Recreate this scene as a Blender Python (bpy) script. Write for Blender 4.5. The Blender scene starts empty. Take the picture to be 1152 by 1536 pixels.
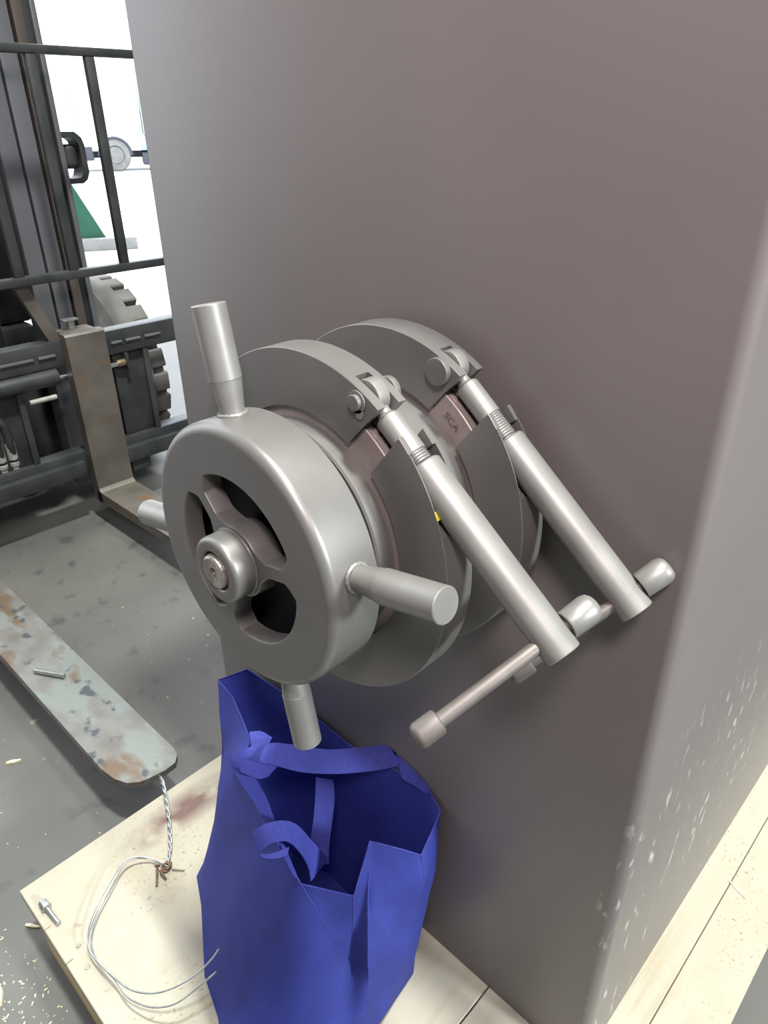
import bpy, bmesh, math, random
from mathutils import Vector, Matrix, noise

# ------------------------------------------------------------------ camera
SC = bpy.context.scene
COL = SC.collection
PITCH, YAW, ROLL = 0.49864713, 0.77023896, -0.01119728
fw = Vector((-math.sin(YAW) * math.cos(PITCH), math.cos(YAW) * math.cos(PITCH), -math.sin(PITCH)))
rt = Vector((math.cos(YAW), math.sin(YAW), 0.0))
up = rt.cross(fw)
r2 = rt * math.cos(ROLL) + up * math.sin(ROLL)
u2 = up * math.cos(ROLL) - rt * math.sin(ROLL)
cam = bpy.data.cameras.new('camera')
cam.sensor_fit = 'VERTICAL'
cam.sensor_height = 36.0
cam.lens = 36.0 * 1074.5 / 1536.0
cam.clip_start = 0.02
cam.clip_end = 300
cam_o = bpy.data.objects.new('camera', cam)
COL.objects.link(cam_o)
M = Matrix((r2, u2, -fw)).transposed().to_4x4()
M.translation = Vector((0, 0, 1.1))
cam_o.matrix_world = M
SC.camera = cam_o

# ------------------------------------------------------------------ light
SC.view_settings.view_transform = 'Standard'
SC.view_settings.look = 'None'
SC.view_settings.exposure = 0.5
SC.view_settings.gamma = 1.0
SC.view_settings.use_curve_mapping = False
W = bpy.data.worlds.new('overcast_sky')
SC.world = W
W.use_nodes = True
bg = W.node_tree.nodes['Background']
bg.inputs[0].default_value = (0.86, 0.93, 1.0, 1)
bg.inputs[1].default_value = 4.0


def lamp(name, loc, size, power, col, aim=None, spread=None):
    l = bpy.data.lights.new(name, 'AREA')
    l.shape = 'DISK'
    l.size = size
    l.energy = power
    l.color = col
    if spread:
        l.spread = spread
    o = bpy.data.objects.new(name, l)
    o.location = loc
    if aim is not None:
        o.rotation_euler = (Vector(aim) - Vector(loc)).to_track_quat('-Z', 'Y').to_euler()
    COL.objects.link(o)
    return o


lamp('high_bay_light', (-2.4, 2.2, 6.0), 0.7, 80, (1.0, 0.98, 0.90))
lamp('high_bay_light', (0.3, 0.62, 6.0), 0.5, 400, (0.96, 1.0, 0.92))
lamp('fill_light', (5.0, 1.2, 2.8), 0.6, 340, (0.92, 1.0, 1.0), (-0.15, 1.0, 0.6))  # added fill for the enclosure's right side, no known lamp there
lamp('fill_light', (0.42, -0.38, 2.15), 0.35, 15.5, (1.0, 0.86, 0.86), (-0.1, 0.5, 1.75), 1.75)  # unseen pinkish fill added to lift the enclosure's upper front

# ------------------------------------------------------------------ materials
MATS = {}


def lin(c):
    return tuple(((x / 255) / 12.92 if x / 255 <= 0.04045 else ((x / 255 + 0.055) / 1.055) ** 2.4) for x in c)


def mat(name, c1, c2=None, rough=0.5, metal=0.0, scale=8.0, bump=0.0, bscale=60.0, rvar=0.0, lo=0.4, hi=0.6, stretch=(1, 1, 1), spec=0.5, detail=6):
    m = bpy.data.materials.new(name)
    m.use_nodes = True
    nt = m.node_tree
    b = nt.nodes['Principled BSDF']
    b.inputs['Metallic'].default_value = metal
    b.inputs['Roughness'].default_value = rough
    b.inputs['Specular IOR Level'].default_value = spec
    b.inputs['Base Color'].default_value = (*c1, 1)
    tc = nt.nodes.new('ShaderNodeTexCoord')
    mp = nt.nodes.new('ShaderNodeMapping')
    mp.inputs['Scale'].default_value = stretch
    nt.links.new(tc.outputs['Object'], mp.inputs['Vector'])
    n = nt.nodes.new('ShaderNodeTexNoise')
    n.inputs['Scale'].default_value = scale
    n.inputs['Detail'].default_value = detail
    nt.links.new(mp.outputs[0], n.inputs['Vector'])
    if c2 is not None:
        r = nt.nodes.new('ShaderNodeValToRGB')
        r.color_ramp.elements[0].position = lo
        r.color_ramp.elements[1].position = hi
        r.color_ramp.elements[0].color = (*c1, 1)
        r.color_ramp.elements[1].color = (*c2, 1)
        nt.links.new(n.outputs['Fac'], r.inputs[0])
        nt.links.new(r.outputs[0], b.inputs['Base Color'])
    if rvar:
        mr = nt.nodes.new('ShaderNodeMapRange')
        mr.inputs['To Min'].default_value = rough - rvar
        mr.inputs['To Max'].default_value = rough + rvar
        nt.links.new(n.outputs['Fac'], mr.inputs['Value'])
        nt.links.new(mr.outputs[0], b.inputs['Roughness'])
    if bump:
        n2 = nt.nodes.new('ShaderNodeTexNoise')
        n2.inputs['Scale'].default_value = bscale
        n2.inputs['Detail'].default_value = 4
        nt.links.new(mp.outputs[0], n2.inputs['Vector'])
        bp = nt.nodes.new('ShaderNodeBump')
        bp.inputs['Strength'].default_value = bump
        bp.inputs['Distance'].default_value = 0.002
        nt.links.new(n2.outputs['Fac'], bp.inputs['Height'])
        nt.links.new(bp.outputs[0], b.inputs['Normal'])
    MATS[name] = m
    return m


def mix_layer(m, fac_socket, colour, rough=None):
    """put another colour over a material's base colour by a factor socket"""
    nt = m.node_tree
    b = nt.nodes['Principled BSDF']
    mx = nt.nodes.new('ShaderNodeMix')
    mx.data_type = 'RGBA'
    nt.links.new(fac_socket, mx.inputs[0])
    if b.inputs['Base Color'].links:
        nt.links.new(b.inputs['Base Color'].links[0].from_socket, mx.inputs[6])
    else:
        mx.inputs[6].default_value = b.inputs['Base Color'].default_value
    mx.inputs[7].default_value = (*colour, 1)
    nt.links.new(mx.outputs[2], b.inputs['Base Color'])


def noise_fac(m, scale, lo, hi, stretch=(1, 1, 1), off=(0, 0, 0), detail=5, rot=(0, 0, 0)):
    nt = m.node_tree
    tc = nt.nodes.new('ShaderNodeTexCoord')
    mp = nt.nodes.new('ShaderNodeMapping')
    mp.inputs['Scale'].default_value = stretch
    mp.inputs['Location'].default_value = off
    mp.inputs['Rotation'].default_value = rot
    nt.links.new(tc.outputs['Object'], mp.inputs['Vector'])
    n = nt.nodes.new('ShaderNodeTexNoise')
    n.inputs['Scale'].default_value = scale
    n.inputs['Detail'].default_value = detail
    nt.links.new(mp.outputs[0], n.inputs['Vector'])
    mr = nt.nodes.new('ShaderNodeMapRange')
    mr.inputs['From Min'].default_value = lo
    mr.inputs['From Max'].default_value = hi
    nt.links.new(n.outputs['Fac'], mr.inputs['Value'])
    return mr.outputs[0]


def mul(m, a, b):
    n = m.node_tree.nodes.new('ShaderNodeMath')
    n.operation = 'MULTIPLY'
    n.use_clamp = True
    m.node_tree.links.new(a, n.inputs[0])
    m.node_tree.links.new(b, n.inputs[1])
    return n.outputs[0]


def spot_fac(m, c, r0, r1, squash=(1, 1, 1)):
    """1 inside an ellipsoid around c (object space), 0 outside"""
    nt = m.node_tree
    tc = nt.nodes.new('ShaderNodeTexCoord')
    mp = nt.nodes.new('ShaderNodeMapping')
    mp.vector_type = 'POINT'
    mp.inputs['Location'].default_value = tuple(-c[i] * squash[i] for i in range(3))
    mp.inputs['Scale'].default_value = squash
    nt.links.new(tc.outputs['Object'], mp.inputs['Vector'])
    l = nt.nodes.new('ShaderNodeVectorMath')
    l.operation = 'LENGTH'
    nt.links.new(mp.outputs[0], l.inputs[0])
    mr = nt.nodes.new('ShaderNodeMapRange')
    mr.inputs['From Min'].default_value = r0
    mr.inputs['From Max'].default_value = r1
    mr.inputs['To Min'].default_value = 1
    mr.inputs['To Max'].default_value = 0
    nt.links.new(l.outputs['Value'], mr.inputs['Value'])
    return mr.outputs[0]


mat('concrete', (0.088, 0.086, 0.081), (0.14, 0.137, 0.130), 0.55, 0, 2.2, 0.25, 40, 0.1, 0.3, 0.7)
mix_layer(MATS['concrete'], noise_fac(MATS['concrete'], 14, 0.60, 0.72), (0.065, 0.065, 0.065))
mix_layer(MATS['concrete'], noise_fac(MATS['concrete'], 30, 0.70, 0.76), (0.24, 0.23, 0.2))
mat('yard', (0.55, 0.55, 0.55), (0.62, 0.62, 0.60), 0.8, 0, 1.0)
mat('wall_paint', (0.30, 0.29, 0.29), (0.34, 0.33, 0.32), 0.7, 0, 1.5)
mat('ceiling_paint', (0.42, 0.40, 0.40), (0.46, 0.44, 0.44), 0.8, 0, 1.5)
mat('casing_paint', (0.140, 0.125, 0.123), (0.152, 0.136, 0.134), 0.36, 0.0, 3.0, 0.05, 220, 0.03)
_m = MATS['casing_paint']
_side = spot_fac(_m, (0.381, -0.55, 0.22), 0.10, 0.42, (14, 1, 1))
mix_layer(_m, mul(_m, _side, mul(_m, noise_fac(_m, 9, 0.50, 0.56), noise_fac(_m, 90, 0.60, 0.66, (1, 1.0, 0.35), rot=(0.5, 0, 0)))), (0.50, 0.49, 0.46))
mix_layer(_m, mul(_m, _side, mul(_m, noise_fac(_m, 7, 0.52, 0.58, (1, 1, 1), (4, 4, 1)), noise_fac(_m, 40, 0.64, 0.70, (1, 2.2, 0.25), (3, 1, 2), rot=(-0.35, 0, 0)))), (0.46, 0.45, 0.43))
mat('valve_steel', (0.160, 0.155, 0.149), (0.178, 0.173, 0.166), 0.42, 0.45, 14, 0.03, 1400, 0.04)
mat('bar_steel', (0.13, 0.112, 0.105), (0.16, 0.14, 0.132), 0.5, 0.4, 30, 0.05, 900, 0.05)
mat('flange_steel', (0.27, 0.225, 0.215), (0.32, 0.275, 0.26), 0.52, 0.40, 30, 0.05, 900, 0.05)
mat('bolt_steel', (0.205, 0.200, 0.191), (0.228, 0.222, 0.212), 0.44, 0.38, 30, 0.04, 1400, 0.05)
mat('rusty_steel', (0.30, 0.25, 0.22), (0.48, 0.44, 0.40), 0.4, 0.8, 60, 0.3, 300, 0.1)
mat('recess_shade', (0.012, 0.013, 0.018), None, 0.5, 0.3)  # near-black colour painting the shade inside holes and recesses
mat('marking', (0.13, 0.10, 0.095), None, 0.7)
mat('yellow_mark', (0.75, 0.6, 0.05), None, 0.6)
mat('bag_fabric', lin((40, 50, 130)), lin((44, 55, 139)), 0.75, 0, 30, 0.25, 900)
mat('strap_fabric', lin((56, 62, 150)), lin((63, 70, 160)), 0.75, 0, 200, 0.5, 700)
for _n in ('bag_fabric', 'strap_fabric'):
    _m = MATS[_n]
    _nt = _m.node_tree
    _tr = _nt.nodes.new('ShaderNodeBsdfTranslucent')
    _tr.inputs[0].default_value = (*lin((40, 52, 190)), 1)
    _mx = _nt.nodes.new('ShaderNodeMixShader')
    _mx.inputs[0].default_value = 0.15
    _out = _nt.nodes['Material Output']
    _nt.links.new(_nt.nodes['Principled BSDF'].outputs[0], _mx.inputs[1])
    _nt.links.new(_tr.outputs[0], _mx.inputs[2])
    _nt.links.new(_mx.outputs[0], _out.inputs[0])
mat('plywood', (0.34, 0.308, 0.243), (0.395, 0.363, 0.298), 0.6, 0, 5.0, 0.12, 30, 0, 0.3, 0.7, (1.0, 0.25, 1))
_m = MATS['plywood']
mix_layer(_m, mul(_m, noise_fac(_m, 9, 0.54, 0.80, (1, 1, 1), (5, 2, 0)), noise_fac(_m, 90, 0.40, 0.7)), (0.36, 0.27, 0.15))
mix_layer(_m, noise_fac(_m, 26, 0.70, 0.76), (0.22, 0.17, 0.11))
mix_layer(_m, mul(_m, spot_fac(_m, (-0.398, -0.715, 0.12), 0.03, 0.105, (2.4, 0.75, 1)), noise_fac(_m, 22, 0.34, 0.54)), (0.13, 0.075, 0.062))
mix_layer(_m, mul(_m, noise_fac(_m, 6, 0.50, 0.60, (1, 1, 1), (3, 9, 2)), noise_fac(_m, 160, 0.60, 0.68)), (0.25, 0.19, 0.12))
mix_layer(_m, mul(_m, noise_fac(_m, 5, 0.48, 0.75, (1, 1, 1), (1, 5, 7)), noise_fac(_m, 12, 0.45, 0.75, (8, 0.5, 1))), (0.27, 0.225, 0.15))
mat('timber', (0.50, 0.36, 0.17), (0.62, 0.47, 0.25), 0.65, 0, 8, 0.3, 40, 0, 0.3, 0.7, (0.2, 1, 1))
mat('timber_dark', (0.16, 0.12, 0.08), (0.2, 0.15, 0.1), 0.8, 0, 8)
mat('fork_worn', (0.17, 0.158, 0.146), (0.23, 0.226, 0.218), 0.5, 0.35, 16, 0.35, 60, 0.12, 0.35, 0.65)
_m = MATS['fork_worn']
mix_layer(_m, noise_fac(_m, 9, 0.47, 0.56, (0.6, 1.3, 1), (2, 3, 0)), (0.23, 0.248, 0.236))
mix_layer(_m, noise_fac(_m, 11, 0.56, 0.64, (0.6, 1.2, 1), (7, 1, 4)), (0.17, 0.12, 0.085))
mix_layer(_m, noise_fac(_m, 22, 0.60, 0.66, (1, 1, 1), (1, 8, 4)), (0.08, 0.09, 0.10))
mat('fork_brown', (0.125, 0.113, 0.10), (0.185, 0.17, 0.15), 0.5, 0.4, 9, 0.3, 80, 0.1, 0.35, 0.65)
_m = MATS['fork_brown']
mix_layer(_m, noise_fac(_m, 12, 0.60, 0.70), (0.22, 0.13, 0.07))
mat('lift_paint', (0.032, 0.036, 0.040), (0.062, 0.065, 0.066), 0.5, 0.2, 10, 0.25, 60, 0.1, 0.35, 0.65)
mat('lift_dark', (0.022, 0.024, 0.027), (0.04, 0.042, 0.045), 0.6, 0.1, 10, 0.2, 60)
mat('mast_steel', (0.18, 0.187, 0.21), (0.24, 0.247, 0.27), 0.42, 0.5, 5, 0.2, 60, 0.1, 0.35, 0.65, (1, 1, 0.2))
mat('mast_rust', (0.10, 0.08, 0.07), (0.14, 0.12, 0.11), 0.5, 0.4, 5, 0.2, 60, 0.1, 0.35, 0.65, (1, 1, 0.2))
mat('tire_rubber', (0.13, 0.128, 0.12), (0.165, 0.162, 0.155), 0.8, 0, 8, 0.3, 40)
mat('tread_rubber', (0.03, 0.03, 0.03), (0.06, 0.06, 0.058), 0.8, 0, 8, 0.3, 40)
mat('green_paint', lin((16, 72, 54)), lin((20, 80, 60)), 0.45, 0, 6)
mat('body_green', lin((66, 88, 70)), lin((74, 96, 78)), 0.5, 0, 6)
mat('chrome', (0.75, 0.76, 0.78), None, 0.18, 1.0)
mat('zinc', (0.36, 0.37, 0.37), (0.46, 0.47, 0.47), 0.35, 0.8, 60, 0.2, 300)
mat('brass', (0.35, 0.27, 0.15), (0.25, 0.2, 0.12), 0.45, 0.7, 40)
mat('hose_rubber', (0.02, 0.021, 0.023), (0.035, 0.036, 0.038), 0.55, 0, 20)
mat('fitting_white', (0.42, 0.42, 0.40), (0.3, 0.3, 0.28), 0.5, 0.2, 40)
mat('wood_chip', (0.75, 0.68, 0.5), (0.62, 0.52, 0.34), 0.7, 0, 30)
mat('rusty_nail', (0.12, 0.075, 0.05), (0.2, 0.13, 0.09), 0.7, 0.4, 90)
mat('nail_grey', (0.36, 0.34, 0.28), (0.3, 0.28, 0.24), 0.5, 0.5, 90)
mat('truck_white', (0.8, 0.82, 0.83), (0.83, 0.85, 0.86), 0.4, 0, 2)
mat('truck_teal', (0.25, 0.62, 0.68), (0.27, 0.64, 0.70), 0.4, 0, 2)
mat('truck_dark', (0.03, 0.033, 0.045), (0.04, 0.043, 0.055), 0.6, 0, 2)
mat('truck_glass', (0.10, 0.16, 0.18), None, 0.1, 0)
mat('pale_stone', (0.22, 0.22, 0.22), (0.26, 0.26, 0.255), 0.8, 0, 8)

# ------------------------------------------------------------------ mesh helpers


def tag(o, label, cat=None, group=None, kind=None):
    if label:
        o['label'] = label
    if cat:
        o['category'] = cat
    if group:
        o['group'] = group
    if kind:
        o['kind'] = kind
    return o


def thing(name, loc, label, cat, group=None):
    o = bpy.data.objects.new(name, None)
    o.empty_display_size = 0.05
    o.location = loc
    COL.objects.link(o)
    return tag(o, label, cat, group)


def origin_of(p):
    v = Vector((0, 0, 0))
    while p is not None:
        v += p.location
        p = p.parent
    return v


def put(name, bm, m, parent=None, smooth=35, label=None):
    """link a bmesh given in world coordinates as one object"""
    bm.verts.ensure_lookup_table()
    if parent is None:
        xs = [v.co for v in bm.verts]
        o0 = Vector(((min(c.x for c in xs) + max(c.x for c in xs)) / 2, (min(c.y for c in xs) + max(c.y for c in xs)) / 2, min(c.z for c in xs)))
    else:
        o0 = origin_of(parent)
    for v in bm.verts:
        v.co -= o0
    bmesh.ops.recalc_face_normals(bm, faces=bm.faces)
    me = bpy.data.meshes.new(name)
    bm.to_mesh(me)
    bm.free()
    if smooth:
        for p in me.polygons:
            p.use_smooth = True
        me.set_sharp_from_angle(angle=math.radians(smooth))
    me.materials.append(MATS[m])
    o = bpy.data.objects.new(name, me)
    COL.objects.link(o)
    if parent is None:
        o.location = o0
    else:
        o.parent = parent
    if label:
        o['label'] = label
    return o


def B():
    return bmesh.new()


def a_box(bm, x0, x1, y0, y1, z0, z1, bev=0.0, seg=2):
    t = bmesh.new()
    vs = [t.verts.new((x, y, z)) for x in (x0, x1) for y in (y0, y1) for z in (z0, z1)]
    for f in ((0, 1, 3, 2), (4, 6, 7, 5), (0, 4, 5, 1), (2, 3, 7, 6), (0, 2, 6, 4), (1, 5, 7, 3)):
        t.faces.new([vs[i] for i in f])
    bmesh.ops.recalc_face_normals(t, faces=t.faces)
    if bev:
        bmesh.ops.bevel(t, geom=list(t.edges), offset=bev, segments=seg, profile=0.5, affect='EDGES')
    merge(bm, t)
    return bm


def merge(bm, t):
    d = {}
    for v in t.verts:
        d[v] = bm.verts.new(v.co)
    for f in t.faces:
        try:
            bm.faces.new([d[v] for v in f.verts])
        except ValueError:
            pass
    t.free()


def frame(d):
    d = d.normalized()
    a = Vector((0, 0, 1)) if abs(d.z) < 0.9 else Vector((1, 0, 0))
    s = d.cross(a).normalized()
    return s, s.cross(d).normalized(), d


def a_lathe(bm, prof, o, d, n=48, close=False, a0=0.0, a1=None):
    """prof: list of (t along d, r)"""
    o = Vector(o)
    s, u, d = frame(Vector(d))
    rings = []
    full = a1 is None
    for t, r in prof:
        if r < 1e-6:
            rings.append([bm.verts.new(o + d * t)])
        else:
            rings.append([bm.verts.new(o + d * t + (s * math.cos(2 * math.pi * k / n) + u * math.sin(2 * math.pi * k / n)) * r) for k in range(n)])
    prs = list(zip(rings, rings[1:]))
    if close:
        prs.append((rings[-1], rings[0]))
    for ra, rb in prs:
        if len(ra) == 1 and len(rb) == 1:
            continue
        for k in range(n):
            j = (k + 1) % n
            if len(ra) == 1:
                bm.faces.new((ra[0], rb[k], rb[j]))
            elif len(rb) == 1:
                bm.faces.new((ra[k], rb[0], ra[j]))
            else:
                bm.faces.new((ra[k], rb[k], rb[j], ra[j]))
    return bm


def rounded(pts_tr, r, seg=4):
    """round the inner corners of a (t, r) profile"""
    out = [pts_tr[0]]
    for i in range(1, len(pts_tr) - 1):
        p = Vector(pts_tr[i])
        a = Vector(pts_tr[i - 1])
        b = Vector(pts_tr[i + 1])
        k = min(r, (a - p).length * 0.49, (b - p).length * 0.49)
        pa = p + (a - p).normalized() * k
        pb = p + (b - p).normalized() * k
        for s in range(seg + 1):
            w = s / seg
            q = pa * (1 - w) ** 2 + p * 2 * w * (1 - w) + pb * w * w
            out.append(tuple(q))
    out.append(pts_tr[-1])
    return out


def a_cyl(bm, p0, p1, r0, r1=None, n=24, bev=0.0):
    p0 = Vector(p0)
    p1 = Vector(p1)
    r1 = r0 if r1 is None else r1
    L = (p1 - p0).length
    prof = [(0, 0), (0, r0), (L, r1), (L, 0)]
    if bev:
        prof = rounded(prof, bev, 3)
    return a_lathe(bm, prof, p0, p1 - p0, n)


def smooth_path(pts, sub=6):
    pts = [Vector(p) for p in pts]
    out = []
    for i in range(len(pts) - 1):
        p0 = pts[max(i - 1, 0)]
        p1 = pts[i]
        p2 = pts[i + 1]
        p3 = pts[min(i + 2, len(pts) - 1)]
        for k in range(sub):
            t = k / sub
            out.append(0.5 * ((2 * p1) + (p2 - p0) * t + (2 * p0 - 5 * p1 + 4 * p2 - p3) * t * t + (3 * p1 - p0 - 3 * p2 + p3) * t ** 3))
    out.append(pts[-1])
    return out


def a_tube(bm, pts, r, n=10):
    pts = [Vector(p) for p in pts]
    rings = []
    s = None
    for i, p in enumerate(pts):
        d = (pts[min(i + 1, len(pts) - 1)] - pts[max(i - 1, 0)]).normalized()
        if s is None:
            s = frame(d)[0]
        s = (s - d * s.dot(d)).normalized()
        u = d.cross(s)
        rings.append([bm.verts.new(p + (s * math.cos(2 * math.pi * k / n) + u * math.sin(2 * math.pi * k / n)) * r) for k in range(n)])
    for ra, rb in zip(rings, rings[1:]):
        for k in range(n):
            j = (k + 1) % n
            bm.faces.new((ra[k], ra[j], rb[j], rb[k]))
    bm.faces.new(rings[0])
    bm.faces.new(rings[-1][::-1])
    return bm


def a_prism(bm, poly, axis, t0, t1):
    """poly of 2-D points swept along an axis: 'x' uses (y, z), 'y' uses (x, z), 'z' uses (x, y)"""
    def P(a, b, t):
        return {'x': (t, a, b), 'y': (a, t, b), 'z': (a, b, t)}[axis]
    lo = [bm.verts.new(P(a, b, t0)) for a, b in poly]
    hi = [bm.verts.new(P(a, b, t1)) for a, b in poly]
    n = len(poly)
    for k in range(n):
        j = (k + 1) % n
        bm.faces.new((lo[k], lo[j], hi[j], hi[k]))
    bm.faces.new(lo[::-1])
    bm.faces.new(hi)
    return bm


def bevel_all(bm, off, seg=2, ang=30):
    es = [e for e in bm.edges if len(e.link_faces) == 2 and e.calc_face_angle(0) > math.radians(ang)]
    bmesh.ops.recalc_face_normals(bm, faces=bm.faces)
    bmesh.ops.bevel(bm, geom=es, offset=off, segments=seg, profile=0.5, affect='EDGES', clamp_overlap=True)
    return bm


FLOOR = -0.12

# ------------------------------------------------------------------ the setting
o = put('floor', a_box(B(), -4.2, 9, -7, 10, FLOOR - 0.004, FLOOR), 'concrete', smooth=0)
tag(o, 'dusty grey concrete workshop floor', kind='structure')
o = put('ground', a_box(B(), -60, 60, -60, 60, FLOOR - 0.22, FLOOR - 0.005), 'yard', smooth=0)
tag(o, 'sunlit pale yard outside the open door', kind='structure')
bm = B()
a_box(bm, -4.4, -4.2, -7, -1.6, FLOOR, 7)
a_box(bm, -4.4, -4.2, 5.5, 10, FLOOR, 7)
a_box(bm, -4.4, -4.2, -1.6, 5.5, 4.6, 7)
tag(put('wall_left', bm, 'wall_paint', smooth=0), 'hall wall around the wide open doorway', kind='structure')
tag(put('wall_back', a_box(B(), -4.4, 9, 10, 10.2, FLOOR, 7), 'wall_paint', smooth=0), 'grey hall wall behind the enclosure', kind='structure')
tag(put('wall_front', a_box(B(), -4.4, 9, -7.2, -7, FLOOR, 7), 'wall_paint', smooth=0), 'grey hall wall behind the viewer', kind='structure')
tag(put('wall_right', a_box(B(), 9, 9.2, -7.2, 10.2, FLOOR, 7), 'wall_paint', smooth=0), 'grey hall wall on the right', kind='structure')
tag(put('ceiling', a_box(B(), -4.4, 9.2, -7.2, 10.2, 7, 7.2), 'ceiling_paint', smooth=0), 'pale hall ceiling', kind='structure')

# ------------------------------------------------------------------ timber platform
PX0, PX1, PY0, PY1 = -0.947, -0.030, 0.108, 2.15
t = thing('timber_platform', (-0.49, 1.1, FLOOR), 'pale plywood shipping platform carrying the grey enclosure and blue bag', 'pallet')
for (a, b) in ((PX0, -0.3025), (-0.3005, -0.1115), (-0.1105, PX1)):
    put('board', a_box(B(), a, b, PY0, PY1, -0.022, 0.0, 0.0012, 1), 'plywood', t, 30)
put('skid_beam', a_box(B(), -0.90, -0.04, PY0 + 0.004, PY0 + 0.09, FLOOR, -0.0222, 0.003), 'timber', t)
put('skid_beam', a_box(B(), -0.90, -0.04, 1.05, 1.14, FLOOR, -0.0222, 0.003), 'timber', t)
put('skid_beam', a_box(B(), -0.90, -0.04, PY1 - 0.10, PY1 - 0.01, FLOOR, -0.0222, 0.003), 'timber', t)
for p in ((-0.7905, 0.1344, 0.0000), (-0.7498, 0.1283, 0.0000)):
    put('nail_head', a_cyl(B(), p, (p[0], p[1], 0.0012), 0.0042, 0.0036, 16), 'nail_grey', t)
for a, b in (((-0.8516, 0.1045, 0.0003), (-0.8522, 0.1184, 0.0003)), ((-0.7772, 0.1074, 0.0003), (-0.7760, 0.1192, 0.0003))):
    put('crack', a_box(B(), a[0] - 0.0007, a[0] + 0.0007, PY0 - 0.0003, max(a[1], b[1]), -0.004, 0.0004), 'timber_dark', t, 0)

# ------------------------------------------------------------------ the grey enclosure
X0, X1, Y0, Y1, ZT = -0.9150, -0.1535, 0.5165, 1.98, 1.78


def round_rect(x0, x1, y0, y1, r, n=8):
    out = []
    for cx, cy, a in ((x1 - r, y1 - r, 0), (x0 + r, y1 - r, 90), (x0 + r, y0 + r, 180), (x1 - r, y0 + r, 270)):
        for k in range(n + 1):
            w = math.radians(a + 90 * k / n)
            out.append((cx + r * math.cos(w), cy + r * math.sin(w)))
    return out


bm = a_prism(B(), round_rect(X0, X1, Y0, Y1, 0.013), 'z', 0.0005, ZT)
tag(put('steel_enclosure', bm, 'casing_paint', None, 30), 'tall taupe grey painted steel enclosure with rounded folded corners', 'enclosure')

# ------------------------------------------------------------------ flanged port (axis along y)
AX, AZ = -0.451, 0.772
F0, F1, R0, R1 = 0.3645, 0.3960, 0.4665, 0.4985
LIP = 0.0045


def ylathe(prof, n=180, close=False):
    return a_lathe(B(), prof, (AX, 0, AZ), (0, 1, 0), n, close)


t = thing('flanged_port', (AX, Y0, AZ - 0.11), 'short stepped steel pipe port between the two ring clamps', 'pipe port')
put('bonnet', ylathe([(0.3505, 0.0815), (0.3505, 0.1025), (0.352, 0.1044), (F0 + LIP, 0.1044), (F0 + LIP, 0.0815)], close=True), 'valve_steel', t)
put('flange', ylathe([(F0 + LIP, 0.09), (F0 + LIP, 0.1359), (F0 + LIP + 0.0008, 0.1366), (F0 + LIP + 0.009, 0.1366), (F0 + LIP + 0.010, 0.1355), (F0 + LIP + 0.010, 0.09)], close=True), 'flange_steel', t, label='pinkish machined steel flange')
put('flange', ylathe([(F1 - LIP - 0.010, 0.09), (F1 - LIP - 0.010, 0.1355), (F1 - LIP - 0.009, 0.1366), (F1 - LIP, 0.1366), (F1 - LIP, 0.09)], close=True), 'flange_steel', t)
put('seal_ring', ylathe([(F0 + LIP + 0.010, 0.100), (F0 + LIP + 0.010, 0.131), (F1 - LIP - 0.010, 0.131), (F1 - LIP - 0.010, 0.100)], close=True), 'valve_steel', t)
put('neck', ylathe([(F1 - LIP, 0.09), (F1 - LIP, 0.1079), (R0 + LIP, 0.1079), (R0 + LIP, 0.09)], close=True), 'valve_steel', t)
rf = put('flange', ylathe([(R0 + LIP, 0.09), (R0 + LIP, 0.1359), (R0 + LIP + 0.0008, 0.1366), (R0 + LIP + 0.009, 0.1366), (R0 + LIP + 0.010, 0.1355), (R0 + LIP + 0.010, 0.09)], close=True), 'flange_steel', t, label='pinkish machined steel flange with stamped letters')
put('flange', ylathe([(R1 - LIP - 0.010, 0.09), (R1 - LIP - 0.010, 0.1355), (R1 - LIP - 0.009, 0.1366), (R1 - LIP, 0.1366), (R1 - LIP, 0.09)], close=True), 'flange_steel', t)
put('seal_ring', ylathe([(R0 + LIP + 0.010, 0.100), (R0 + LIP + 0.010, 0.131), (R1 - LIP - 0.010, 0.131), (R1 - LIP - 0.010, 0.100)], close=True), 'valve_steel', t)
put('wall_collar', ylathe([(R1 - LIP, 0.09), (R1 - LIP, 0.1079), (Y0, 0.1079), (Y0, 0.09)], close=True), 'valve_steel', t)
w = math.radians(86)
p = Vector((AX + 0.092 * math.cos(w), 0, AZ + 0.092 * math.sin(w)))
bo = put('lock_bolt', a_cyl(B(), p + Vector((0, 0.3375, 0)), p + Vector((0, 0.3505, 0)), 0.0115, None, 24, 0.0015), 'bolt_steel', t)
put('hex_socket', a_cyl(B(), p + Vector((0, 0.3371, 0)), p + Vector((0, 0.3376, 0)), 0.005, None, 6), 'recess_shade', bo)
put('bore_shade', ylathe([(0.3520, 0.0790), (0.3520, 0.0814), (0.5, 0.0814), (0.5, 0.016), (0.498, 0.016), (0.498, 0.0790)], close=True), 'recess_shade', t, label='port bore painted black for its inner shade')  # black lining supplies the deep shade of the hollow port
# stamped letters on the rear flange
cu = bpy.data.curves.new('stamp', 'FONT')
cu.body = 'SCA'
cu.size = 0.0105
cu.extrude = 0.0004
tmp = bpy.data.objects.new('stamp_tmp', cu)
COL.objects.link(tmp)
bpy.context.view_layer.update()
me = bpy.data.meshes.new_from_object(tmp.evaluated_get(bpy.context.evaluated_depsgraph_get()))
bpy.data.objects.remove(tmp)
sb = B()
sb.from_mesh(me)
bpy.data.meshes.remove(me)
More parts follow.
